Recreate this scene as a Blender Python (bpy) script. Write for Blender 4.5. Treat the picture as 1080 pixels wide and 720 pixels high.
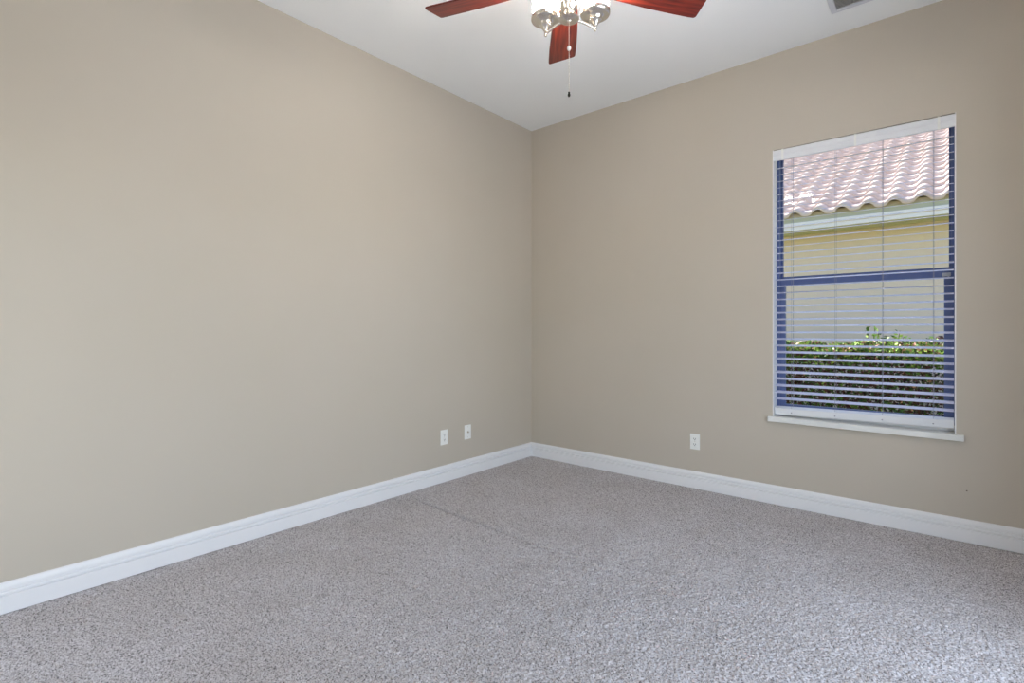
import bpy, bmesh, math, random
import numpy as np
from mathutils import Vector, Matrix

# ------------------------------------------------------------------ scene, camera, sky, lights
for o in list(bpy.data.objects):
    bpy.data.objects.remove(o, do_unlink=True)
SC = bpy.context.scene
COL = SC.collection
R = math.radians
random.seed(7)
rng = np.random.default_rng(11)

F_PX = 543.6                       # focal length in pixels of the 1080 x 720 frame
CAM = Vector((3.0, -3.82, 1.17))
YAW = R(40.3)
cam_d = bpy.data.cameras.new('camera')
cam_d.sensor_fit = 'HORIZONTAL'
cam_d.sensor_width = 36.0
cam_d.lens = F_PX / 1080 * 36
cam_d.shift_y = -11 / 1080
cam_d.clip_start = 0.03
cam_o = bpy.data.objects.new('camera', cam_d)
COL.objects.link(cam_o)
cam_o.location = CAM
cam_o.rotation_euler = (R(90), 0, YAW)
SC.camera = cam_o

SC.view_settings.view_transform = 'Standard'
SC.view_settings.look = 'None'
SC.view_settings.gamma = 1
SC.view_settings.use_curve_mapping = False
SC.view_settings.exposure = 0.0
SC.cycles.use_denoising = True
SC.cycles.max_bounces = 10
SC.cycles.diffuse_bounces = 6
SC.cycles.transparent_max_bounces = 16
SC.cycles.sample_clamp_indirect = 6
SC.cycles.caustics_reflective = False
SC.cycles.caustics_refractive = False

SUN_DIR = Vector((-0.52, 0.30, 0.80)).normalized()
world = bpy.data.worlds.new('sky')
SC.world = world
world.use_nodes = True
wn = world.node_tree
wn.nodes.clear()
w_out = wn.nodes.new('ShaderNodeOutputWorld')
w_bg = wn.nodes.new('ShaderNodeBackground')
w_sky = wn.nodes.new('ShaderNodeTexSky')
w_sky.sky_type = 'NISHITA'
w_sky.sun_disc = False
w_sky.sun_elevation = math.asin(SUN_DIR.z)
w_sky.sun_rotation = math.atan2(SUN_DIR.x, SUN_DIR.y)
w_sky.air_density = 1.0
w_sky.dust_density = 0.6
w_bg.inputs['Strength'].default_value = 0.38
wn.links.new(w_sky.outputs[0], w_bg.inputs[0])
wn.links.new(w_bg.outputs[0], w_out.inputs[0])


def light(name, kind, energy, color, loc, direction, size=None):
    d = bpy.data.lights.new(name, kind)
    d.energy = energy
    d.color = color
    if kind == 'AREA':
        d.shape = 'RECTANGLE'
        d.size, d.size_y = size
    o = bpy.data.objects.new(name, d)
    COL.objects.link(o)
    o.location = loc
    o.rotation_euler = Vector(direction).to_track_quat('-Z', 'Y').to_euler()
    return o


sun = light('sun', 'SUN', 17.0, (1.0, 0.95, 0.88), (2, 6, 12), -SUN_DIR)
sun.data.angle = R(0.53)
# fill lamps added behind made-up openings in the right and back walls
light('fill_lamp_right', 'AREA', 78, (0.84, 0.925, 1.06), (4.12, -2.30, 1.15), (-1, 0, 0.32), (2.3, 2.0))
light('fill_lamp_back', 'AREA', 8, (0.96, 0.96, 0.95), (0.72, -4.25, 1.05), (0, 1, 0.15), (0.7, 1.9))
SHADE_GLOW = 110.0

# ------------------------------------------------------------------ helpers


def srgb(r, g, b):
    f = lambda c: (c / 255 / 12.92) if c / 255 <= 0.04045 else ((c / 255 + 0.055) / 1.055) ** 2.4
    return (f(r), f(g), f(b), 1.0)


def mat(name, color, rough=0.6, metal=0.0, spec=0.5):
    m = bpy.data.materials.new(name)
    m.use_nodes = True
    b = m.node_tree.nodes['Principled BSDF']
    b.inputs['Base Color'].default_value = color
    b.inputs['Roughness'].default_value = rough
    b.inputs['Metallic'].default_value = metal
    b.inputs['Specular IOR Level'].default_value = spec
    return m


def nd(m, kind, **kw):
    n = m.node_tree.nodes.new(kind)
    for k, v in kw.items():
        if k in n.inputs:
            n.inputs[k].default_value = v
        else:
            setattr(n, k, v)
    return n


def lk(m, a, b):
    m.node_tree.links.new(a, b)


def bsdf(m):
    return m.node_tree.nodes['Principled BSDF']


def coords(m, scale=(1, 1, 1), out='Object'):
    tc = nd(m, 'ShaderNodeTexCoord')
    mp = nd(m, 'ShaderNodeMapping')
    mp.inputs['Scale'].default_value = scale
    lk(m, tc.outputs[out], mp.inputs['Vector'])
    return mp.outputs['Vector']


def ramp(m, fac, stops):
    r = nd(m, 'ShaderNodeValToRGB')
    e = r.color_ramp.elements
    while len(e) > 1:
        e.remove(e[-1])
    e[0].position, e[0].color = stops[0]
    for p, c in stops[1:]:
        k = e.new(p)
        k.color = c
    lk(m, fac, r.inputs['Fac'])
    return r.outputs['Color']


def noise_color(m, scale, stops, detail=3, vec_scale=(1, 1, 1)):
    n = nd(m, 'ShaderNodeTexNoise')
    n.inputs['Scale'].default_value = scale
    n.inputs['Detail'].default_value = detail
    lk(m, coords(m, vec_scale), n.inputs['Vector'])
    lk(m, ramp(m, n.outputs['Fac'], stops), bsdf(m).inputs['Base Color'])
    return n


def noise_bump(m, scale, strength, dist=0.002, detail=2, vec_scale=(1, 1, 1)):
    n = nd(m, 'ShaderNodeTexNoise')
    n.inputs['Scale'].default_value = scale
    n.inputs['Detail'].default_value = detail
    lk(m, coords(m, vec_scale), n.inputs['Vector'])
    b = nd(m, 'ShaderNodeBump')
    b.inputs['Strength'].default_value = strength
    b.inputs['Distance'].default_value = dist
    lk(m, n.outputs['Fac'], b.inputs['Height'])
    lk(m, b.outputs['Normal'], bsdf(m).inputs['Normal'])


def link(name, me, mats, parent=None):
    if not isinstance(mats, (list, tuple)):
        mats = [mats]
    for m in mats:
        me.materials.append(m)
    o = bpy.data.objects.new(name, me)
    COL.objects.link(o)
    if parent:
        o.parent = parent
    return o


def obj(name, bm, mats, parent=None, smooth=None):
    bmesh.ops.recalc_face_normals(bm, faces=bm.faces[:])
    me = bpy.data.meshes.new(name)
    bm.to_mesh(me)
    bm.free()
    if smooth is not None:
        me.polygons.foreach_set('use_smooth', [True] * len(me.polygons))
        me.set_sharp_from_angle(angle=R(smooth))
    return link(name, me, mats, parent)


def tag(o, label, cat, group=None):
    o['label'] = label
    o['category'] = cat
    if group:
        o['group'] = group
    return o


def structure(o, label=None):
    o['kind'] = 'structure'
    if label:
        o['label'] = label
    return o


def thing(name, label, cat, loc, rz=0, group=None):
    o = bpy.data.objects.new(name, None)
    COL.objects.link(o)
    o.empty_display_size = 0.1
    o.location = loc
    o.rotation_euler = (0, 0, rz)
    return tag(o, label, cat, group)


def box(bm, x0, x1, y0, y1, z0, z1, bev=0.0, seg=2):
    b = bmesh.new()
    bmesh.ops.create_cube(b, size=1)
    for v in b.verts:
        v.co = Vector(((x0 + x1) / 2 + v.co.x * (x1 - x0),
                       (y0 + y1) / 2 + v.co.y * (y1 - y0),
                       (z0 + z1) / 2 + v.co.z * (z1 - z0)))
    if bev:
        bmesh.ops.bevel(b, geom=b.edges[:] + b.verts[:], offset=bev, segments=seg, profile=0.6, affect='EDGES')
    merge(bm, b)


def merge(bm, b, mtx=None, mi=None):
    me = bpy.data.meshes.new('tmp')
    if mtx is not None:
        bmesh.ops.transform(b, matrix=mtx, verts=b.verts[:])
    if mi is not None:
        for f in b.faces:
            f.material_index = mi
    b.to_mesh(me)
    b.free()
    bm.from_mesh(me)
    bpy.data.meshes.remove(me)


def lathe(bm, prof, segs=32, mtx=None):
    """prof: list of (r, z) revolved about Z"""
    b = bmesh.new()
    rings = []
    for r, z in prof:
        if r < 1e-6:
            rings.append([b.verts.new((0, 0, z))])
        else:
            rings.append([b.verts.new((r * math.cos(2 * math.pi * k / segs), r * math.sin(2 * math.pi * k / segs), z)) for k in range(segs)])
    for a, c in zip(rings, rings[1:]):
        for k in range(segs):
            k2 = (k + 1) % segs
            if len(a) == 1 and len(c) == 1:
                continue
            if len(a) == 1:
                b.faces.new((a[0], c[k], c[k2]))
            elif len(c) == 1:
                b.faces.new((a[k2], a[k], c[0]))
            else:
                b.faces.new((a[k], c[k], c[k2], a[k2]))
    merge(bm, b, mtx)


def tube(bm, pts, rad, segs=10):
    pts = [Vector(p) for p in pts]
    rad = rad if isinstance(rad, (list, tuple)) else [rad] * len(pts)
    b = bmesh.new()
    rings = []
    up = Vector((0, 0, 1))
    for i, p in enumerate(pts):
        t = (pts[min(i + 1, len(pts) - 1)] - pts[max(i - 1, 0)]).normalized()
        ref = up if abs(t.dot(up)) < 0.95 else Vector((1, 0, 0))
        n = t.cross(ref).normalized()
        c = t.cross(n)
        rings.append([b.verts.new(p + (n * math.cos(2 * math.pi * k / segs) + c * math.sin(2 * math.pi * k / segs)) * rad[i]) for k in range(segs)])
    for a, c in zip(rings, rings[1:]):
        for k in range(segs):
            b.faces.new((a[k], a[(k + 1) % segs], c[(k + 1) % segs], c[k]))
    b.faces.new(rings[0][::-1])
    b.faces.new(rings[-1])
    merge(bm, b)


def prism(bm, outline, axis_from, axis_to, frame):
    """outline (u, v) in the plane spanned by frame=(U, V); swept from axis_from to axis_to"""
    U, V = Vector(frame[0]), Vector(frame[1])
    A, B = Vector(axis_from), Vector(axis_to)
    b = bmesh.new()
    a = [b.verts.new(A + U * u + V * v) for u, v in outline]
    c = [b.verts.new(B + U * u + V * v) for u, v in outline]
    n = len(a)
    for k in range(n):
        b.faces.new((a[k], a[(k + 1) % n], c[(k + 1) % n], c[k]))
    b.faces.new(a[::-1])
    b.faces.new(c)
    merge(bm, b)


def mesh_np(name, verts, faces, mats, parent=None, smooth=False, mat_idx=None):
    """verts (n,3), faces (m,4) or (m,3)"""
    me = bpy.data.meshes.new(name)
    k = faces.shape[1]
    me.vertices.add(len(verts))
    me.vertices.foreach_set('co', np.asarray(verts, dtype=np.float32).ravel())
    me.loops.add(faces.size)
    me.loops.foreach_set('vertex_index', faces.astype(np.int32).ravel())
    me.polygons.add(len(faces))
    me.polygons.foreach_set('loop_start', np.arange(0, faces.size, k, dtype=np.int32))
    me.polygons.foreach_set('loop_total', np.full(len(faces), k, dtype=np.int32))
    if smooth:
        me.polygons.foreach_set('use_smooth', np.ones(len(faces), dtype=bool))
    if mat_idx is not None:
        me.polygons.foreach_set('material_index', mat_idx.astype(np.int32))
    me.update(calc_edges=True)
    me.validate()
    return link(name, me, mats, parent)


# ------------------------------------------------------------------ materials
M_wall = mat('wall_paint', srgb(206, 195, 174), 0.75, spec=0.25)
noise_color(M_wall, 1.1, [(0.3, srgb(189, 180, 166)), (0.7, srgb(192, 183, 170))], 2)
noise_bump(M_wall, 160, 0.12, 0.001, 2)
M_ceil = mat('ceiling_paint', srgb(247, 248, 248), 0.8, spec=0.2)
noise_bump(M_ceil, 120, 0.1, 0.001, 2)
M_trim = mat('white_trim_paint', srgb(232, 231, 232), 0.4)
M_plastic = mat('white_plastic', srgb(236, 236, 232), 0.35)
M_slot = mat('dark_slot', srgb(58, 55, 52), 0.6)
M_sill = mat('white_cultured_marble', srgb(226, 226, 222), 0.3)
noise_color(M_sill, 5, [(0.35, srgb(220, 220, 216)), (0.7, srgb(231, 231, 228))], 4)
M_frame = mat('sky_tinted_aluminium', srgb(92, 108, 156), 0.4)  # blue cast of the sky put into the frame colour
M_slat = mat('sky_tinted_slat', srgb(210, 210, 232), 0.4)  # white slats, with a lavender skylight tint in the base colour
M_rail = mat('white_blind_rail', srgb(226, 227, 230), 0.4)
M_cord = mat('grey_cord', srgb(150, 148, 160), 0.8)
M_metal = mat('brushed_nickel', srgb(240, 232, 222), 0.24, 1.0)
noise_bump(M_metal, 60, 0.05, 0.001, 2)
M_dark_metal = mat('dark_fob_metal', srgb(70, 66, 62), 0.35, 1.0)
M_vent = mat('vent_enamel', srgb(215, 216, 222), 0.45)
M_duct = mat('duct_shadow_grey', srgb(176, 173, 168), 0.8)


def wood():
    m = mat('red_mahogany', srgb(110, 38, 24), 0.28)
    v = coords(m, (3.0, 40.0, 40.0))
    n = nd(m, 'ShaderNodeTexNoise')
    n.inputs['Scale'].default_value = 1.6
    n.inputs['Detail'].default_value = 6
    n.inputs['Distortion'].default_value = 0.4
    lk(m, v, n.inputs['Vector'])
    c = ramp(m, n.outputs['Fac'], [(0.28, srgb(62, 16, 14)), (0.5, srgb(104, 32, 24)), (0.72, srgb(142, 54, 34))])
    lk(m, c, bsdf(m).inputs['Base Color'])
    return m


M_wood = wood()


def carpet():
    m = mat('frieze_carpet', srgb(190, 184, 180), 0.95, spec=0.05)
    n1 = nd(m, 'ShaderNodeTexNoise')
    n1.inputs['Scale'].default_value = 185
    n1.inputs['Detail'].default_value = 3
    n1.inputs['Roughness'].default_value = 0.7
    lk(m, coords(m), n1.inputs['Vector'])
    c1 = ramp(m, n1.outputs['Fac'], [(0.36, srgb(70, 66, 68)), (0.45, srgb(180, 175, 174)), (0.52, srgb(204, 199, 200)), (0.66, srgb(230, 226, 229))])
    n2 = nd(m, 'ShaderNodeTexNoise')
    n2.inputs['Scale'].default_value = 3.2
    n2.inputs['Detail'].default_value = 4
    lk(m, coords(m), n2.inputs['Vector'])
    c2 = ramp(m, n2.outputs['Fac'], [(0.3, (0.90, 0.89, 0.87, 1)), (0.7, (1, 1, 1, 1))])
    mx = nd(m, 'ShaderNodeMix', data_type='RGBA', blend_type='MULTIPLY')
    mx.inputs[0].default_value = 1.0
    lk(m, c1, mx.inputs[6])
    lk(m, c2, mx.inputs[7])
    lk(m, mx.outputs[2], bsdf(m).inputs['Base Color'])
    return m


M_carpet = carpet()


def thin_glass():
    m = bpy.data.materials.new('window_glass')
    m.use_nodes = True
    t = m.node_tree
    t.nodes.clear()
    o = t.nodes.new('ShaderNodeOutputMaterial')
    mix = t.nodes.new('ShaderNodeMixShader')
    tr = t.nodes.new('ShaderNodeBsdfTransparent')
    gl = t.nodes.new('ShaderNodeBsdfGlossy')
    gl.inputs['Roughness'].default_value = 0.02
    tr.inputs['Color'].default_value = (0.96, 0.97, 0.97, 1)
    mix.inputs['Fac'].default_value = 0.013
    t.links.new(tr.outputs[0], mix.inputs[1])
    t.links.new(gl.outputs[0], mix.inputs[2])
    t.links.new(mix.outputs[0], o.inputs['Surface'])
    return m


M_glass = thin_glass()
M_shade = mat('lit_frosted_glass', srgb(255, 250, 240), 0.4)
bsdf(M_shade).inputs['Emission Color'].default_value = (1.0, 0.925, 0.83, 1)
bsdf(M_shade).inputs['Emission Strength'].default_value = SHADE_GLOW
M_bulb = mat('lit_bulb', srgb(255, 240, 220), 0.4)
bsdf(M_bulb).inputs['Emission Color'].default_value = (1.0, 0.84, 0.62, 1)
bsdf(M_bulb).inputs['Emission Strength'].default_value = 30

M_tile = mat('clay_roof_tile', srgb(226, 198, 182), 0.8, spec=0.2)
noise_color(M_tile, 2.5, [(0.3, srgb(212, 186, 174)), (0.7, srgb(226, 204, 194))], 3)
M_mortar = mat('tile_mortar', srgb(188, 170, 148), 0.9)
M_stucco = mat('cream_stucco', srgb(240, 220, 201), 0.85, spec=0.2)
noise_bump(M_stucco, 60, 0.25, 0.004, 3)
M_fascia = mat('tan_fascia', srgb(190, 186, 160), 0.7)
M_drip = mat('white_drip_edge', srgb(238, 230, 228), 0.5)
M_soffit = mat('soffit_stucco', srgb(205, 203, 170), 0.8)
M_lawn = mat('lawn_grass', srgb(110, 132, 62), 0.9, spec=0.1)
noise_color(M_lawn, 14, [(0.3, srgb(112, 114, 62)), (0.7, srgb(160, 158, 104))], 5)
noise_bump(M_lawn, 40, 0.6, 0.03, 4)
M_bark = mat('dark_red_bark', srgb(70, 44, 42), 0.8)
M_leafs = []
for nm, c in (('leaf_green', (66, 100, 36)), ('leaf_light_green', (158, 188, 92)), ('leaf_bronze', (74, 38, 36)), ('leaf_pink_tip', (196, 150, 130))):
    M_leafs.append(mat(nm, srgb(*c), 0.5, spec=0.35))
M_hole = mat('dark_nail_hole', srgb(88, 76, 66), 0.9)

# ------------------------------------------------------------------ the room
RX, RY, RZ = 3.62, -4.10, 3.05           # right wall x, back wall y, ceiling height
WX0, WX1, WZ0, WZ1 = 2.085, 3.030, 0.558, 2.397   # window opening
T = 0.22                                  # outer wall thickness

bm = bmesh.new()
box(bm, -0.15, 0, RY - 0.15, T, 0 - 0.15, RZ + 0.15)
structure(obj('wall_left', bm, M_wall))

bm = bmesh.new()
box(bm, 0, WX0, 0, T, -0.15, RZ + 0.15)
box(bm, WX1, RX + 0.15, 0, T, -0.15, RZ + 0.15)
box(bm, WX0, WX1, 0, T, -0.15, WZ0)
box(bm, WX0, WX1, 0, T, WZ1, RZ + 0.15)
wall_front = structure(obj('wall_front', bm, M_wall))

GY0, GY1, GZ1 = -3.45, -1.15, 2.35        # unseen opening added in the right wall for its fill lamp
bm = bmesh.new()
box(bm, RX, RX + 0.15, RY - 0.15, GY0, -0.15, RZ + 0.15)
box(bm, RX, RX + 0.15, GY1, 0, -0.15, RZ + 0.15)
box(bm, RX, RX + 0.15, GY0, GY1, GZ1, RZ + 0.15)
box(bm, RX, RX + 0.15, GY0, GY1, -0.15, 0)
structure(obj('wall_right', bm, M_wall))

DX0, DX1, DZ1 = 0.32, 1.12, 2.05          # made-up doorway of the back wall, lets the second fill lamp in
bm = bmesh.new()
box(bm, 0, DX0, RY - 0.15, RY, -0.15, RZ + 0.15)
box(bm, DX1, RX, RY - 0.15, RY, -0.15, RZ + 0.15)
box(bm, DX0, DX1, RY - 0.15, RY, DZ1, RZ + 0.15)
box(bm, DX0, DX1, RY - 0.15, RY, -0.15, 0)
structure(obj('wall_back', bm, M_wall))

bm = bmesh.new()
box(bm, 0, RX, RY, 0, RZ, RZ + 0.15)
structure(obj('ceiling', bm, M_ceil))


def carpet_floor():
    s = 0.0038
    xs = np.arange(-0.004, RX + 0.004 + s, s)
    ys = np.arange(RY - 0.004, 0.004 + s, s)
    X, Y = np.meshgrid(xs, ys)
    Hn = rng.normal(0, 1, X.shape)
    sm = Hn.copy()
    for ax in (0, 1):
        sm = (np.roll(sm, 1, ax) + 4 * sm + np.roll(sm, -1, ax)) / 6
    sm /= sm.std()
    low = rng.normal(0, 1, (X.shape[0] // 12 + 2, X.shape[1] // 12 + 2))
    low = np.kron(low, np.ones((12, 12)))[:X.shape[0], :X.shape[1]]
    for _ in range(10):
        for ax in (0, 1):
            low = (np.roll(low, 1, ax) + low + np.roll(low, -1, ax)) / 3
    low /= low.std()
    Z = 0.0016 * np.clip(sm, -2.4, 2.0) + 0.0009 * low - 0.003
    # the seam across the carpet, deepest near the left wall
    ysm = -1.500 - 0.055 * X + 0.004 * np.sin(X * 9)
    depth = np.clip(1.15 - 0.52 * X, 0, 1) * np.clip((X - 0.16) / 0.05, 0, 1) * (X < 2.2)
    Z -= 0.034 * depth * np.exp(-((Y - ysm) / 0.011) ** 2)
    # pile pressed down by furniture feet
    for px, py, r in ((0.48, -2.32, 0.035), (0.30, -2.52, 0.02), (1.86, -0.78, 0.05), (2.05, -0.55, 0.03), (2.95, -0.22, 0.04)):
        Z -= 0.010 * np.exp(-(((X - px) ** 2 + (Y - py) ** 2) / r ** 2) ** 2)
    V = np.stack([X + rng.normal(0, 0.0008, X.shape), Y + rng.normal(0, 0.0008, X.shape), Z], -1).reshape(-1, 3)
    ny, nx = X.shape
    i = np.arange((ny - 1) * (nx - 1))
    r, c = i // (nx - 1), i % (nx - 1)
    a = r * nx + c
    return mesh_np('floor', V, np.stack([a, a + 1, a + nx + 1, a + nx], -1), M_carpet, smooth=True)


structure(carpet_floor())
bm = bmesh.new()
box(bm, 0, RX, RY, 0, -0.15, -0.05)
structure(obj('floor_slab', bm, M_stucco))

# baseboards (profile: u = out from the wall, v = up)
BB = [(0, 0), (0.0190, 0), (0.0190, 0.069), (0.0175, 0.071), (0.0080, 0.0725), (0.0080, 0.0775), (0.0165, 0.079), (0.0175, 0.083), (0.0160, 0.088),
      (0.0070, 0.090), (0.0070, 0.0955), (0.0120, 0.0975), (0.0130, 0.102), (0.0120, 0.110), (0.0090, 0.119), (0.005, 0.1245), (0, 0.1255)]


def baseboard(name, a, b, out):
    bm = bmesh.new()
    prism(bm, BB, a, b, (out, (0, 0, 1)))
    return structure(obj(name, bm, M_trim))


baseboard('baseboard_left', (0, RY, 0), (0, 0, 0), (1, 0, 0))
baseboard('baseboard_front', (0, 0, 0), (RX, 0, 0), (0, -1, 0))
bm = bmesh.new()
prism(bm, BB, (RX, GY1 + 0.07, 0), (RX, 0, 0), ((-1, 0, 0), (0, 0, 1)))
prism(bm, BB, (RX, RY, 0), (RX, GY0 - 0.07, 0), ((-1, 0, 0), (0, 0, 1)))
structure(obj('baseboard_right', bm, M_trim))
bm = bmesh.new()
prism(bm, BB, (0, RY, 0), (DX0 - 0.07, RY, 0), ((0, 1, 0), (0, 0, 1)))
prism(bm, BB, (DX1 + 0.07, RY, 0), (RX, RY, 0), ((0, 1, 0), (0, 0, 1)))
structure(obj('baseboard_back', bm, M_trim))

# invented glazed door (right wall) and doorway casing (back wall) round the fill openings
d1 = bpy.data.objects.new('added_door_1', None)
COL.objects.link(d1)
d1.location = (RX, (GY0 + GY1) / 2, 0)
structure(d1)
hw = (GY1 - GY0) / 2
bm = bmesh.new()
box(bm, 0.04, 0.13, -hw, -hw + 0.05, 0, GZ1)
box(bm, 0.04, 0.13, hw - 0.05, hw, 0, GZ1)
box(bm, 0.04, 0.13, -hw + 0.05, hw - 0.05, GZ1 - 0.05, GZ1)
box(bm, 0.04, 0.13, -hw + 0.05, hw - 0.05, 0, 0.03)
box(bm, 0.06, 0.10, -0.03, 0.03, 0.03, GZ1 - 0.05)
obj('added_door_frame', bm, M_trim, d1)
bm = bmesh.new()
box(bm, 0.075, 0.081, -hw + 0.05, -0.03, 0.03, GZ1 - 0.05)
box(bm, 0.075, 0.081, 0.03, hw - 0.05, 0.03, GZ1 - 0.05)
obj('glass_pane', bm, M_glass, d1)
bm = bmesh.new()
for a, b in ((DX0 - 0.07, DX0), (DX1, DX1 + 0.07)):
    box(bm, a, b, RY, RY + 0.018, 0, DZ1 + 0.07, 0.003)
box(bm, DX0, DX1, RY, RY + 0.018, DZ1, DZ1 + 0.07, 0.003)
structure(obj('trim_1', bm, M_trim))

# ------------------------------------------------------------------ the window
w1 = bpy.data.objects.new('window_1', None)
COL.objects.link(w1)
w1.location = ((WX0 + WX1) / 2, 0, WZ0)
structure(w1)
W, H = (WX1 - WX0), (WZ1 - WZ0)
x0, x1 = -W / 2, W / 2


def ring(bm, xa, xb, za, zb, ya, yb, wl, wt, wb, bev=0.0015):
    box(bm, xa, xa + wl, ya, yb, za, zb, bev)
    box(bm, xb - wl, xb, ya, yb, za, zb, bev)
    box(bm, xa + wl, xb - wl, ya, yb, zb - wt, zb, bev)
    box(bm, xa + wl, xb - wl, ya, yb, za, za + wb, bev)


zs = 0.034                                # top of sill above the opening's bottom
bm = bmesh.new()
ring(bm, x0 + 0.001, x1 - 0.001, zs, H, 0.100, 0.190, 0.018, 0.010, 0.02)
obj('window_frame', bm, M_frame, w1)
zm = 1.500 - WZ0
bm = bmesh.new()
ring(bm, x0 + 0.018, x1 - 0.018, zm, H - 0.010, 0.146, 0.174, 0.013, 0.016, 0.046)
up = obj('upper_sash', bm, M_frame, w1)
bm = bmesh.new()
ring(bm, x0 + 0.018, x1 - 0.018, zs + 0.02, zm + 0.026, 0.108, 0.142, 0.035, 0.046, 0.055)
lo = obj('lower_sash', bm, M_frame, w1)
bm = bmesh.new()
box(bm, x0 + 0.031, x1 - 0.031, 0.158, 0.162, zm + 0.046, H - 0.026)
obj('glass_pane', bm, M_glass, up)
bm = bmesh.new()
box(bm, x0 + 0.053, x1 - 0.053, 0.124, 0.128, zs + 0.075, zm - 0.020)
obj('glass_pane', bm, M_glass, lo)
bm = bmesh.new()
box(bm, x1 - 0.062, x1 - 0.022, 0.100, 0.108, zm - 0.012, zm + 0.010, 0.003)
tube(bm, [(x1 - 0.045, 0.104, zm + 0.006), (x1 - 0.045, 0.096, zm - 0.004), (x1 - 0.030, 0.093, zm - 0.016)], 0.0035)
obj('sash_latch', bm, mat('latch_grey', srgb(190, 192, 200), 0.4), lo)
bm = bmesh.new()
box(bm, x0, x0 + 0.004, -0.0012, 0.100, zs, H)
box(bm, x1 - 0.006, x1, -0.0012, 0.100, zs, H)
obj('jamb_liner', bm, M_trim, w1)
# sill with a rounded nose and horns
bm = bmesh.new()
box(bm, x0, x1, -0.002, 0.100, 0, zs)
box(bm, x0 - 0.026, x1 + 0.034, -0.032, 0.0, -0.001, zs, 0.006, 3)
obj('window_sill', bm, M_sill, w1)
bm = bmesh.new()
box(bm, x0 + 0.004, x1 - 0.006, 0.084, 0.0995, zs, zs + 0.034, 0.003)
obj('lit_rail_band', bm, M_trim, w1)  # added white strip, stands for the skylit band of the frame's bottom rail

# ------------------------------------------------------------------ the venetian blind
bx = (WX0 + WX1) / 2
blind = thing('venetian_blind', 'white horizontal slat blind with cords lowered over the window, slats tilted open', 'blind', (bx, 0.046, WZ0 + zs))
BW = W / 2 - 0.009
TILT = R(12.5)


def slat_mesh():
    n, t = 7, 0.0017
    pts = []
    for k in range(n):
        u = -0.0255 + 0.051 * k / (n - 1)
        pts.append((u, 0.0016 * (1 - (u / 0.0255) ** 2)))
    out = [(u, v + t / 2) for u, v in pts] + [(u, v - t / 2) for u, v in reversed(pts)]
    ca, sa = math.cos(TILT), math.sin(TILT)
    out = [(u * ca - v * sa, u * sa + v * ca) for u, v in out]
    bm = bmesh.new()
    prism(bm, out, (-BW, 0, 0), (BW, 0, 0), ((0, 1, 0), (0, 0, 1)))
    bmesh.ops.recalc_face_normals(bm, faces=bm.faces[:])
    return bm


LADX = [2.196 - bx, 2.445 - bx, 2.690 - bx, 2.930 - bx]
slat0 = obj('slat', slat_mesh(), M_slat, blind)
Z_SL0, PITCH = 0.123, 0.0447
N_SL = 36
for k in range(N_SL):
    s = slat0 if k == 0 else slat0.copy()
    if k:
        COL.objects.link(s)
        s.parent = blind
    s.location = (0, random.uniform(-0.001, 0.001), Z_SL0 + PITCH * k)
    lean = 0.007 * max(0, 1 - k / 7)      # the lowest slats follow the crooked bottom rail
    s.rotation_euler = (R(random.uniform(-1.6, 1.6)), -lean + random.uniform(-0.0012, 0.0012), 0)
# bottom rail, hanging slightly crooked
bm = bmesh.new()
out = [(-0.026, -0.025), (-0.023, -0.027), (0.023, -0.027), (0.026, -0.025), (0.026, 0.016), (0.022, 0.019), (-0.022, 0.019), (-0.026, 0.016)]
ca, sa = math.cos(TILT), math.sin(TILT)
out = [(u * ca - v * sa, u * sa + v * ca) for u, v in out]
prism(bm, out, (-BW, 0, 0), (BW, 0, 0), ((0, 1, 0), (0, 0, 1)))
br = obj('bottom_rail', bm, M_rail, blind)
br.location = (0, -0.004, 0.051)
br.rotation_euler = (0, -0.018, 0)
for k, x in enumerate(LADX):
    bm = bmesh.new()
    z = 0.035
    tube(bm, [(x, -0.0335, z), (x, -0.0335, z + 0.006)], 0.0035, 8)
    obj('cord_plug', bm, M_cord, br).location = (0, 0.004, -0.051)
HZ = H - zs                                # top of the opening above the sill
bm = bmesh.new()
box(bm, -BW, BW, -0.022, 0.030, HZ - 0.056, HZ - 0.004, 0.002)
obj('headrail', bm, M_slat, blind)
bm = bmesh.new()
out = [(-0.040, -0.074), (-0.043, -0.068), (-0.043, -0.045), (-0.0415, -0.042), (-0.0415, -0.036), (-0.043, -0.033), (-0.043, -0.008), (-0.040, -0.003), (-0.034, -0.003), (-0.034, -0.074)]
prism(bm, out, (-W / 2 + 0.002, 0, HZ), (W / 2 - 0.002, 0, HZ), ((0, 1, 0), (0, 0, 1)))
val = obj('valance', bm, M_rail, blind)
for px in (2.145, 2.555, 2.955):
    bm = bmesh.new()
    box(bm, px - bx - 0.006, px - bx + 0.006, -0.0455, -0.042, HZ - 0.077, HZ - 0.001, 0.001)
    obj('valance_clip', bm, M_plastic, val)
for x in LADX:
    bm = bmesh.new()
    for yy in (-0.0262, 0.0262):
        tube(bm, [(x, yy, 0.056), (x, yy, HZ - 0.05)], 0.0009, 6)
    tube(bm, [(x + 0.004, 0, 0.056), (x + 0.004, 0, HZ - 0.05)], 0.0009, 6)
    obj('ladder_cord', bm, M_cord, blind)

# ------------------------------------------------------------------ the ceiling fan
FC = Vector((1.796, -2.034, 0))
fan = thing('ceiling_fan', 'ceiling fan with red mahogany blades, nickel light kit and glowing glass shades', 'ceiling fan', (FC.x, FC.y, RZ), YAW)
c = CAM.z - RZ                             # camera-relative heights -> fan-local
BH = 1.462 + c                             # blade plane
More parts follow.
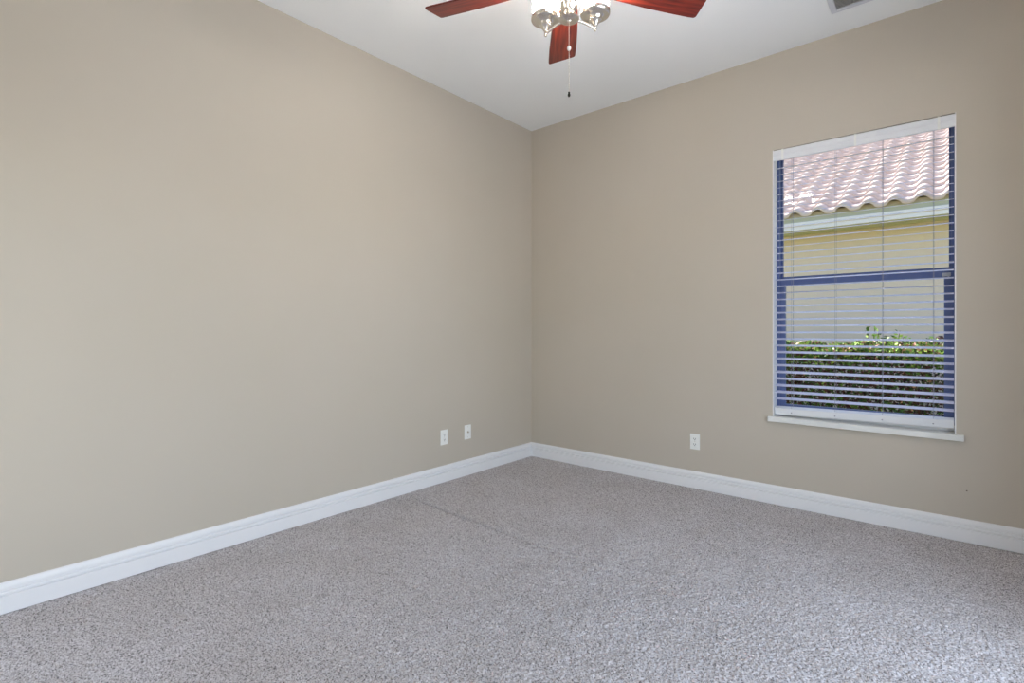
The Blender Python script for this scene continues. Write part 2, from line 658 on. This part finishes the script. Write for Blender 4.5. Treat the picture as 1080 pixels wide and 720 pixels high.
# canopy, downrod, motor
bm = bmesh.new()
lathe(bm, [(0, 0), (0.068, 0), (0.068, -0.012), (0.055, -0.045), (0.022, -0.066), (0.016, -0.07), (0, -0.07)], 36)
obj('canopy', bm, M_metal, fan, 40)
bm = bmesh.new()
tube(bm, [(0, 0, -0.068), (0, 0, BH + 0.165)], 0.0125, 16)
obj('downrod', bm, M_metal, fan, 40)
bm = bmesh.new()
m_top = BH + 0.17
lathe(bm, [(0, m_top), (0.03, m_top), (0.045, m_top - 0.02), (0.105, m_top - 0.045), (0.128, m_top - 0.075), (0.130, m_top - 0.12), (0.118, m_top - 0.145),
           (0.085, m_top - 0.16), (0.085, m_top - 0.185), (0, m_top - 0.185)], 40)
obj('motor_housing', bm, M_metal, fan, 35)
# blades
RT = 0.643


def blade_bm():
    L0, L1 = 0.185, RT
    top = [(L0, 0.050), (L0 + 0.06, 0.056), (L0 + 0.20, 0.066), (L0 + 0.32, 0.0715), (L1 - 0.03, 0.0725)]
    r = 0.012
    cyc = []
    for x, y in top:
        cyc.append((x, y))
    # rounded tip corners, the tip edge slightly skewed
    def arc(cx, cy, a0, a1):
        return [(cx + r * math.cos(R(a0 + (a1 - a0) * k / 4)), cy + r * math.sin(R(a0 + (a1 - a0) * k / 4))) for k in range(5)]
    cyc += arc(L1 - r + 0.004, 0.0725 - r, 90, 0)
    cyc += arc(L1 - r - 0.004, -0.0725 + r, 0, -90)
    for x, y in reversed(top):
        cyc.append((x - (0.004 if x > L1 - 0.05 else 0), -y))
    b = bmesh.new()
    t = 0.0035
    f = b.faces.new([b.verts.new((x, y, -t)) for x, y in cyc])
    g = bmesh.ops.extrude_face_region(b, geom=[f])
    for v in g['geom']:
        if isinstance(v, bmesh.types.BMVert):
            v.co.z += 2 * t
    bmesh.ops.bevel(b, geom=[e for e in b.edges if abs(e.verts[0].co.z - e.verts[1].co.z) < 1e-6], offset=0.0012, segments=2, affect='EDGES')
    # pitch about the blade's own axis: the clockwise edge sits higher
    bmesh.ops.transform(b, matrix=Matrix.Rotation(R(-14), 4, 'X'), verts=b.verts[:])
    return b


def iron_bm():
    b = bmesh.new()
    tube(b, [(0.075, 0, -0.016), (0.12, 0, -0.018), (0.165, 0, -0.012), (0.205, 0, -0.006)], [0.010, 0.009, 0.009, 0.008], 10)
    p = bmesh.new()
    lathe(p, [(0, -0.0065), (0.034, -0.0065), (0.036, -0.005), (0.036, -0.0042), (0, -0.0042)], 24)
    for v in p.verts:
        v.co.x *= 1.25
    bmesh.ops.transform(p, matrix=Matrix.Rotation(R(-14), 4, 'X') @ Matrix.Translation((0.225, 0, 0)), verts=p.verts[:])
    merge(b, p)
    for dx, dy in ((0.205, 0.018), (0.205, -0.018), (0.250, 0)):
        s = bmesh.new()
        lathe(s, [(0, -0.0095), (0.004, -0.009), (0.005, -0.0065), (0, -0.0065)], 10)
        bmesh.ops.transform(s, matrix=Matrix.Rotation(R(-14), 4, 'X') @ Matrix.Translation((dx, dy, 0)), verts=s.verts[:])
        merge(b, s)
    return b


blade0 = obj('blade', blade_bm(), M_wood, fan, 30)
iron0 = obj('blade_iron', iron_bm(), M_metal, blade0, 40)
for k in range(5):
    b = blade0 if k == 0 else blade0.copy()
    if k:
        COL.objects.link(b)
        b.parent = fan
        i2 = iron0.copy()
        COL.objects.link(i2)
        i2.parent = b
    b.location = (0, 0, BH)
    b.rotation_euler = (0, 0, R(87.2 + 72 * k))
# light kit hub
LZ = 1.282 + c                             # underside of the hub
bm = bmesh.new()
lathe(bm, [(0, LZ), (0.010, LZ), (0.012, LZ + 0.003), (0.030, LZ + 0.005), (0.041, LZ + 0.010), (0.0425, LZ + 0.016), (0.036, LZ + 0.021), (0.020, LZ + 0.024),
           (0.020, LZ + 0.040), (0.034, LZ + 0.050), (0.044, LZ + 0.075), (0.046, LZ + 0.11), (0.060, LZ + 0.125), (0.082, LZ + 0.14), (0.082, LZ + 0.165), (0, LZ + 0.165)], 40)
obj('light_hub', bm, M_metal, fan, 40)
AR = 0.122


def arm_bm():
    b = bmesh.new()
    tube(b, [(0.036, 0, 0.015), (0.060, 0, 0.0135), (0.085, 0, 0.008), (AR - 0.012, 0, 0.001), (AR, 0, -0.002)], [0.0062, 0.0056, 0.0052, 0.005, 0.005], 12)
    lathe(b, [(0, -0.014), (0.0045, -0.013), (0.0068, -0.009), (0.0068, -0.004), (0.0052, 0.000), (0.0075, 0.004), (0.0075, 0.014), (0, 0.014)], 16, Matrix.Translation((AR, 0, 0)))
    return b


def cup_bm():
    b = bmesh.new()
    lathe(b, [(0, 0.010), (0.0085, 0.010), (0.014, 0.018), (0.0235, 0.0285), (0.026, 0.030), (0.028, 0.038), (0.034, 0.0445), (0.043, 0.048), (0.052, 0.0495), (0.0595, 0.053), (0.0628, 0.059),
              (0.0628, 0.066), (0.0615, 0.072), (0.0595, 0.073), (0.0590, 0.069), (0.052, 0.056), (0.038, 0.052), (0.02, 0.050), (0, 0.050)], 40, Matrix.Translation((AR, 0, 0)))
    return b


def shade_bm():
    b = bmesh.new()
    lathe(b, [(0.0, 0.054), (0.048, 0.057), (0.0555, 0.066), (0.0565, 0.072), (0.0565, 0.160), (0.0550, 0.162), (0.0535, 0.160), (0.0535, 0.072), (0.045, 0.060), (0, 0.058)], 40, Matrix.Translation((AR, 0, 0)))
    return b


def bulb_bm():
    b = bmesh.new()
    lathe(b, [(0, 0.062), (0.013, 0.062), (0.013, 0.085), (0.024, 0.105), (0.029, 0.125), (0.022, 0.145), (0.010, 0.152), (0, 0.153)], 20, Matrix.Translation((AR, 0, 0)))
    return b


arm0 = obj('lamp_arm', arm_bm(), M_metal, fan, 40)
kids = [obj('lamp_cup', cup_bm(), M_metal, arm0, 40), obj('glass_shade', shade_bm(), M_shade, arm0, 40), obj('light_bulb', bulb_bm(), M_bulb, arm0, 40)]
for k, a in enumerate((139, 19.4, 259)):
    s = arm0 if k == 0 else arm0.copy()
    if k:
        COL.objects.link(s)
        s.parent = fan
        for kd in kids:
            q = kd.copy()
            COL.objects.link(q)
            q.parent = s
    s.location = (0, 0, LZ)
    s.rotation_euler = (0, 0, R(a))
# pull chain: rod, ball, beads, fob
bm = bmesh.new()
zt = LZ
zb_ball, zb_end = 1.174 + c, 0.986 + c
tube(bm, [(0, 0, zt + 0.004), (0, 0, zb_ball)], 0.0019, 8)
n = 46
for k in range(n):
    z = zb_ball - (zb_ball - zb_end) * k / (n - 1)
    s = bmesh.new()
    bmesh.ops.create_uvsphere(s, u_segments=8, v_segments=6, radius=0.0019)
    merge(bm, s, Matrix.Translation((0, 0, z)))
tube(bm, [(0, 0, zb_ball), (0, 0, zb_end)], 0.0008, 6)
pc = obj('pull_chain', bm, M_metal, fan, 60)
bm = bmesh.new()
lathe(bm, [(0, zb_ball - 0.011), (0.006, zb_ball - 0.008), (0.009, zb_ball), (0.006, zb_ball + 0.008), (0, zb_ball + 0.011)], 16)
obj('chain_connector', bm, M_plastic, pc, 60)
bm = bmesh.new()
lathe(bm, [(0, zb_end - 0.014), (0.004, zb_end - 0.013), (0.006, zb_end - 0.006), (0.0035, zb_end + 0.002), (0.0045, zb_end + 0.006), (0, zb_end + 0.008)], 14)
obj('chain_fob', bm, M_dark_metal, pc, 60)

# ------------------------------------------------------------------ ceiling air vent
VX, VY = 2.47, -0.27
vent = thing('air_vent', 'white louvred air register in the ceiling above the window wall', 'vent', (VX + 0.18, VY - 0.13, RZ))
bm = bmesh.new()
vw, vd = 0.18, 0.13
for (a, b, e, f) in ((-vw, vw, vd - 0.032, vd), (-vw, vw, -vd, -vd + 0.032), (-vw, -vw + 0.032, -vd + 0.032, vd - 0.032), (vw - 0.032, vw, -vd + 0.032, vd - 0.032)):
    box(bm, a, b, e, f, -0.008, 0.0, 0.002)
obj('vent_frame', bm, M_vent, vent)
bm = bmesh.new()
ring(bm, -vw + 0.026, vw - 0.026, -0.012, -0.008, -vd + 0.026, -vd + 0.030, 0.004, 0.001, 0.001, 0)
for (a, b, e, f) in ((-vw + 0.024, vw - 0.024, vd - 0.030, vd - 0.024), (-vw + 0.024, vw - 0.024, -vd + 0.024, -vd + 0.030), (-vw + 0.024, -vw + 0.030, -vd + 0.03, vd - 0.03), (vw - 0.030, vw - 0.024, -vd + 0.03, vd - 0.03)):
    box(bm, a, b, e, f, -0.013, -0.0078, 0.001)
obj('vent_lip', bm, M_vent, vent)
bm = bmesh.new()
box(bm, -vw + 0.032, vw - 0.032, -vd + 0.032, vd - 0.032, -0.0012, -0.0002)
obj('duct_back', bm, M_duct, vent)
lv = None
NL = 13
for k in range(NL):
    yy = -vd + 0.044 + (2 * vd - 0.088) * k / (NL - 1)
    if lv is None:
        bm = bmesh.new()
        sa = 38
        out = [(-0.009, -0.0007), (0.009, -0.0007), (0.009, 0.0007), (-0.009, 0.0007)]
        out = [(u * math.cos(R(sa)) - v * math.sin(R(sa)), u * math.sin(R(sa)) + v * math.cos(R(sa))) for u, v in out]
        prism(bm, out, (-vw + 0.031, 0, 0), (vw - 0.031, 0, 0), ((0, 1, 0), (0, 0, 1)))
        lv = obj('louvre', bm, mat('louvre_grey', srgb(196, 193, 188), 0.5), vent)
        o = lv
    else:
        o = lv.copy()
        COL.objects.link(o)
        o.parent = vent
    o.location = (0, yy, -0.0075)

# ------------------------------------------------------------------ wall plates (local: +Y out of the wall)


def plate_bm():
    b = bmesh.new()
    box(b, -0.036, 0.036, 0.0, 0.0055, -0.058, 0.058, 0.0025, 3)
    return b


def outlet(label, loc, rz, decora):
    t = thing('electrical_outlet', label, 'outlet', loc, rz)
    obj('cover_plate', plate_bm(), M_plastic, t)
    for s in (-1, 1):
        bm = bmesh.new()
        box(bm, -0.0165, 0.0165, 0.005, 0.0078, s * 0.0205 - 0.0145, s * 0.0205 + 0.0145, 0.004, 3)
        rc = obj('receptacle', bm, M_plastic, t)
        bm = bmesh.new()
        for dx in (-0.0065, 0.0065):
            box(bm, dx - 0.0016, dx + 0.0016, 0.0072, 0.0081, s * 0.0205 - 0.002, s * 0.0205 + 0.008)
        lathe(bm, [(0, 0.0009), (0.0032, 0.0009), (0.0032, 0), (0, 0)], 12, Matrix.Translation((0, 0.0072, s * 0.0205 - 0.0075)) @ Matrix.Rotation(R(-90), 4, 'X'))
        obj('socket_slots', bm, M_slot, rc)
    bm = bmesh.new()
    lathe(bm, [(0, 0.0015), (0.0025, 0.001), (0.003, 0), (0, 0)], 12, Matrix.Translation((0, 0.0053, 0)) @ Matrix.Rotation(R(-90), 4, 'X'))
    obj('screw', bm, M_metal, t)
    return t


outlet('white double power outlet on the left wall, further from the corner', (0, -1.103, 0.344), R(-90), True)
outlet('white double power outlet low on the wall below left of the window', (1.553, 0, 0.345), R(180), False)
t = thing('cable_outlet', 'white cable socket plate with one round connector, nearest the room corner', 'outlet', (0, -0.845, 0.347), R(-90))
obj('cover_plate', plate_bm(), M_plastic, t)
bm = bmesh.new()
lathe(bm, [(0, 0.013), (0.0035, 0.013), (0.0047, 0.012), (0.0047, 0.003), (0.0085, 0.003), (0.0085, 0), (0, 0)], 14, Matrix.Translation((0, 0.0053, 0)) @ Matrix.Rotation(R(-90), 4, 'X'))
obj('coax_connector', bm, M_metal, t, 40)
for s in (-1, 1):
    bm = bmesh.new()
    lathe(bm, [(0, 0.0015), (0.0025, 0.001), (0.003, 0), (0, 0)], 12, Matrix.Translation((0, 0.0053, s * 0.042)) @ Matrix.Rotation(R(-90), 4, 'X'))
    obj('screw', bm, M_metal, t)

# ------------------------------------------------------------------ outside
GZ = -0.15
bm = bmesh.new()
box(bm, -14, 20, T, 24, GZ - 0.3, GZ)
structure(obj('ground', bm, M_lawn))
# unseen eave added above the window to keep the sun out
bm = bmesh.new()
box(bm, -1.5, 5.5, T, 1.05, 2.78, 2.98)
structure(obj('added_sun_shade', bm, M_soffit))

HX0, HX1 = -5.6, 9.4
EY, EZ = 4.40, 2.80                        # front of the eave, underside of the lowest tiles
PIT = math.atan(0.5)
RUN = 6.6
house = thing('neighbour_house', 'neighbouring stucco house with pale clay tiled roof seen through the window', 'house', ((HX0 + HX1) / 2, EY + RUN, GZ))
hx = (HX1 - HX0) / 2
ye = -RUN                                  # local y of the eave front
ez = EZ - GZ
WY = ye + 0.55                             # wall face
bm = bmesh.new()
b = bmesh.new()
prof = [(WY, 0), (WY, ez - 0.16), (0, ez - 0.16 + 0.5 * (RUN - 0.55)), (-WY, ez - 0.16), (-WY, 0)]
prism(bm, prof, (-hx + 0.35, 0, 0), (hx - 0.35, 0, 0), ((0, 1, 0), (0, 0, 1)))
obj('house_wall', bm, M_stucco, house)
bm = bmesh.new()
box(bm, -hx, hx, ye + 0.03, WY, ez - 0.185, ez - 0.155)
obj('soffit', bm, M_soffit, house)
bm = bmesh.new()
box(bm, -hx, hx, ye + 0.03, ye + 0.06, ez - 0.10, ez + 0.0)
obj('fascia', bm, M_fascia, house)
bm = bmesh.new()
box(bm, -hx, hx, ye + 0.018, ye + 0.05, ez - 0.195, ez - 0.147, 0.002)
box(bm, -hx, hx, ye + 0.008, ye + 0.05, ez - 0.137, ez - 0.086, 0.002)
box(bm, -hx, hx, ye + 0.026, ye + 0.05, ez - 0.15, ez - 0.134)
obj('drip_edge', bm, M_drip, house)


def roof_tiles():
    EXP, TW, NS = 0.30, 0.285, 12
    ncol = int((2 * hx) / TW)
    nrow = int(RUN / math.cos(PIT) / EXP) + 1
    ts = np.arange(NS) / NS
    h = np.where(ts < 0.58, 0.062 * np.sin(np.pi * ts / 0.58) ** 0.75, -0.014 * np.sin(np.pi * np.clip((ts - 0.58) / 0.42, 0, 1)))
    h = np.tile(h, ncol + 1)[:ncol * NS + 1]
    x = -hx + TW * np.arange(ncol * NS + 1) / NS
    N = len(x)
    V, Fc = [], []
    base = 0
    du, dn = np.array([0, math.cos(PIT), math.sin(PIT)]), np.array([0, -math.sin(PIT), math.cos(PIT)])
    for j in range(nrow):
        s0, s1 = j * EXP - 0.02, (j + 1) * EXP + 0.02
        jit = np.repeat(rng.normal(0, 0.004, ncol + 1), NS)[:N]
        jz = np.repeat(rng.normal(0, 0.002, ncol + 1), NS)[:N]
        for (s, lift) in ((s0, 0.004), (s0, 0.050), (s1, 0.004)):
            sv = s + jit if s == s0 else np.full(N, s)
            P = np.zeros((N, 3))
            P[:, 0] = x
            P += np.outer(sv, du)
            P += np.outer(h + lift + (jz if s == s0 else 0), dn)
            P[:, 1] += ye
            P[:, 2] += ez
            V.append(P)
        i = np.arange(N - 1)
        for r in range(2):
            a = base + r * N + i
            Fc.append(np.stack([a, a + 1, a + N + 1, a + N], -1))
        base += 3 * N
    V = np.concatenate(V)
    Fc = np.concatenate(Fc)
    return V, Fc


V, Fc = roof_tiles()
roof = mesh_np('tiled_roof', V, Fc, M_tile, house)
bm = bmesh.new()
prism(bm, [(ye + 0.05, ez - 0.02), (0, ez - 0.02 + 0.5 * (RUN - 0.05)), (-ye, ez - 0.02), (-ye, ez - 0.08), (0, ez - 0.1 + 0.5 * RUN - 0.05), (ye + 0.05, ez - 0.10)],
      (-hx + 0.02, 0, 0), (hx - 0.02, 0, 0), ((0, 1, 0), (0, 0, 1)))
obj('roof_deck', bm, M_mortar, house)
bm = bmesh.new()
box(bm, -hx, hx, ye + 0.022, ye + 0.06, ez - 0.006, ez + 0.045)
obj('mortar_bed', bm, M_mortar, house)


def hedge_build():
    t = thing('hedge', 'leafy green and bronze hedge along the neighbouring house below the roof', 'hedge', (2.2, 3.35, GZ))
    top = 1.03 - GZ
    V, Fc, MI = [], [], []

    def leaf(p, size, mi):
        d = rng.normal(0, 1, 3)
        d[2] = abs(d[2]) * 0.6 + 0.1
        d /= np.linalg.norm(d)
        s = np.cross(d, rng.normal(0, 1, 3))
        s /= np.linalg.norm(s)
        nrm = np.cross(d, s)
        w = size * 0.3
        b = len(V)
        V.extend([p, p + d * size * 0.35 + s * w + nrm * w * 0.35, p + d * size, p + d * size * 0.35 - s * w + nrm * w * 0.35, p + d * size * 0.4])
        for f in ((0, 4, 1), (1, 4, 2), (2, 4, 3), (3, 4, 0)):
            Fc.append([b + k for k in f])
            MI.append(mi)

    HL, DP = 2.8, 0.42                      # half length, half depth
    for _ in range(85000):
        x = rng.uniform(-HL, HL)
        bump = 0.014 * math.sin(x * 5.1) + 0.014 * math.sin(x * 11.3 + 1) + 0.012 * math.sin(x * 23)
        zt_ = top + bump
        f = rng.random()
        if f < 0.42:                        # crown
            y = rng.uniform(-DP, DP)
            z = zt_ - abs(rng.normal(0, 0.07)) - 0.08 * (y / DP) ** 2
        else:                               # the faces
            y = -DP + abs(rng.normal(0, 0.10)) if f < 0.85 else rng.uniform(-DP, DP)
            z = rng.uniform(0.03, zt_ - 0.05)
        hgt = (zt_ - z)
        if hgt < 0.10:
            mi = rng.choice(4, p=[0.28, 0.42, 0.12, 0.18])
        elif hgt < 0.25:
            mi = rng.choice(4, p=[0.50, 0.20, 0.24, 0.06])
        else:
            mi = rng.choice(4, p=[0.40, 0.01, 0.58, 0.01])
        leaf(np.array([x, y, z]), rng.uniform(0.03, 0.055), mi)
    shoots = [(2.30, 0.18, 6), (2.345, 0.165, 6), (2.39, 0.14, 6), (2.58, 0.145, 5), (2.47, 0.085, 7), (2.54, 0.075, 7), (2.61, 0.08, 6), (2.68, 0.05, 6), (2.82, 0.06, 6), (2.88, 0.075, 8), (2.94, 0.07, 8), (3.0, 0.06, 7), (1.2, 0.12, 8), (4.2, 0.14, 8), (0.6, 0.1, 6)]
    bm = bmesh.new()
    for wx, hh, n in shoots:
        # world x on the crown plane
        x = wx - 2.2
        y = rng.uniform(-0.3, -0.1)
        tube(bm, [(x, y, top - 0.15), (x + 0.01, y, top + hh * 0.5), (x + 0.02, y - 0.01, top + hh)], 0.003, 5)
        red = 2.8 < wx < 3.1
        for k in range(n):
            z = top + hh * (0.25 + 0.75 * k / n)
            leaf(np.array([x + 0.012 + rng.normal(0, 0.012), y + rng.normal(0, 0.012), z]), rng.uniform(0.045, 0.065), (2 if red and k % 2 else rng.choice([0, 1, 1])))
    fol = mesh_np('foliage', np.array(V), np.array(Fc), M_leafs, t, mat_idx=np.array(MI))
    for k in range(60):
        x, y = rng.uniform(-HL, HL), rng.uniform(-0.25, 0.25)
        p = [(x, y, 0)]
        for q in range(1, 4):
            p.append((x + rng.normal(0, 0.06), y + rng.normal(0, 0.06), (top - 0.1) * q / 3))
        tube(bm, p, [0.014, 0.011, 0.008, 0.005], 6)
    obj('branches', bm, M_bark, t)
    return t


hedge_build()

# small nail hole in the window wall, right of the window near the floor
bm = bmesh.new()
lathe(bm, [(0, 0.0004), (0.0028, 0.0004), (0.0034, 0.0), (0, 0)], 12, Matrix.Translation((3.075, 0, 0.282)) @ Matrix.Rotation(R(90), 4, 'X'))
o = obj('nail_hole', bm, M_hole)
o.parent = wall_front
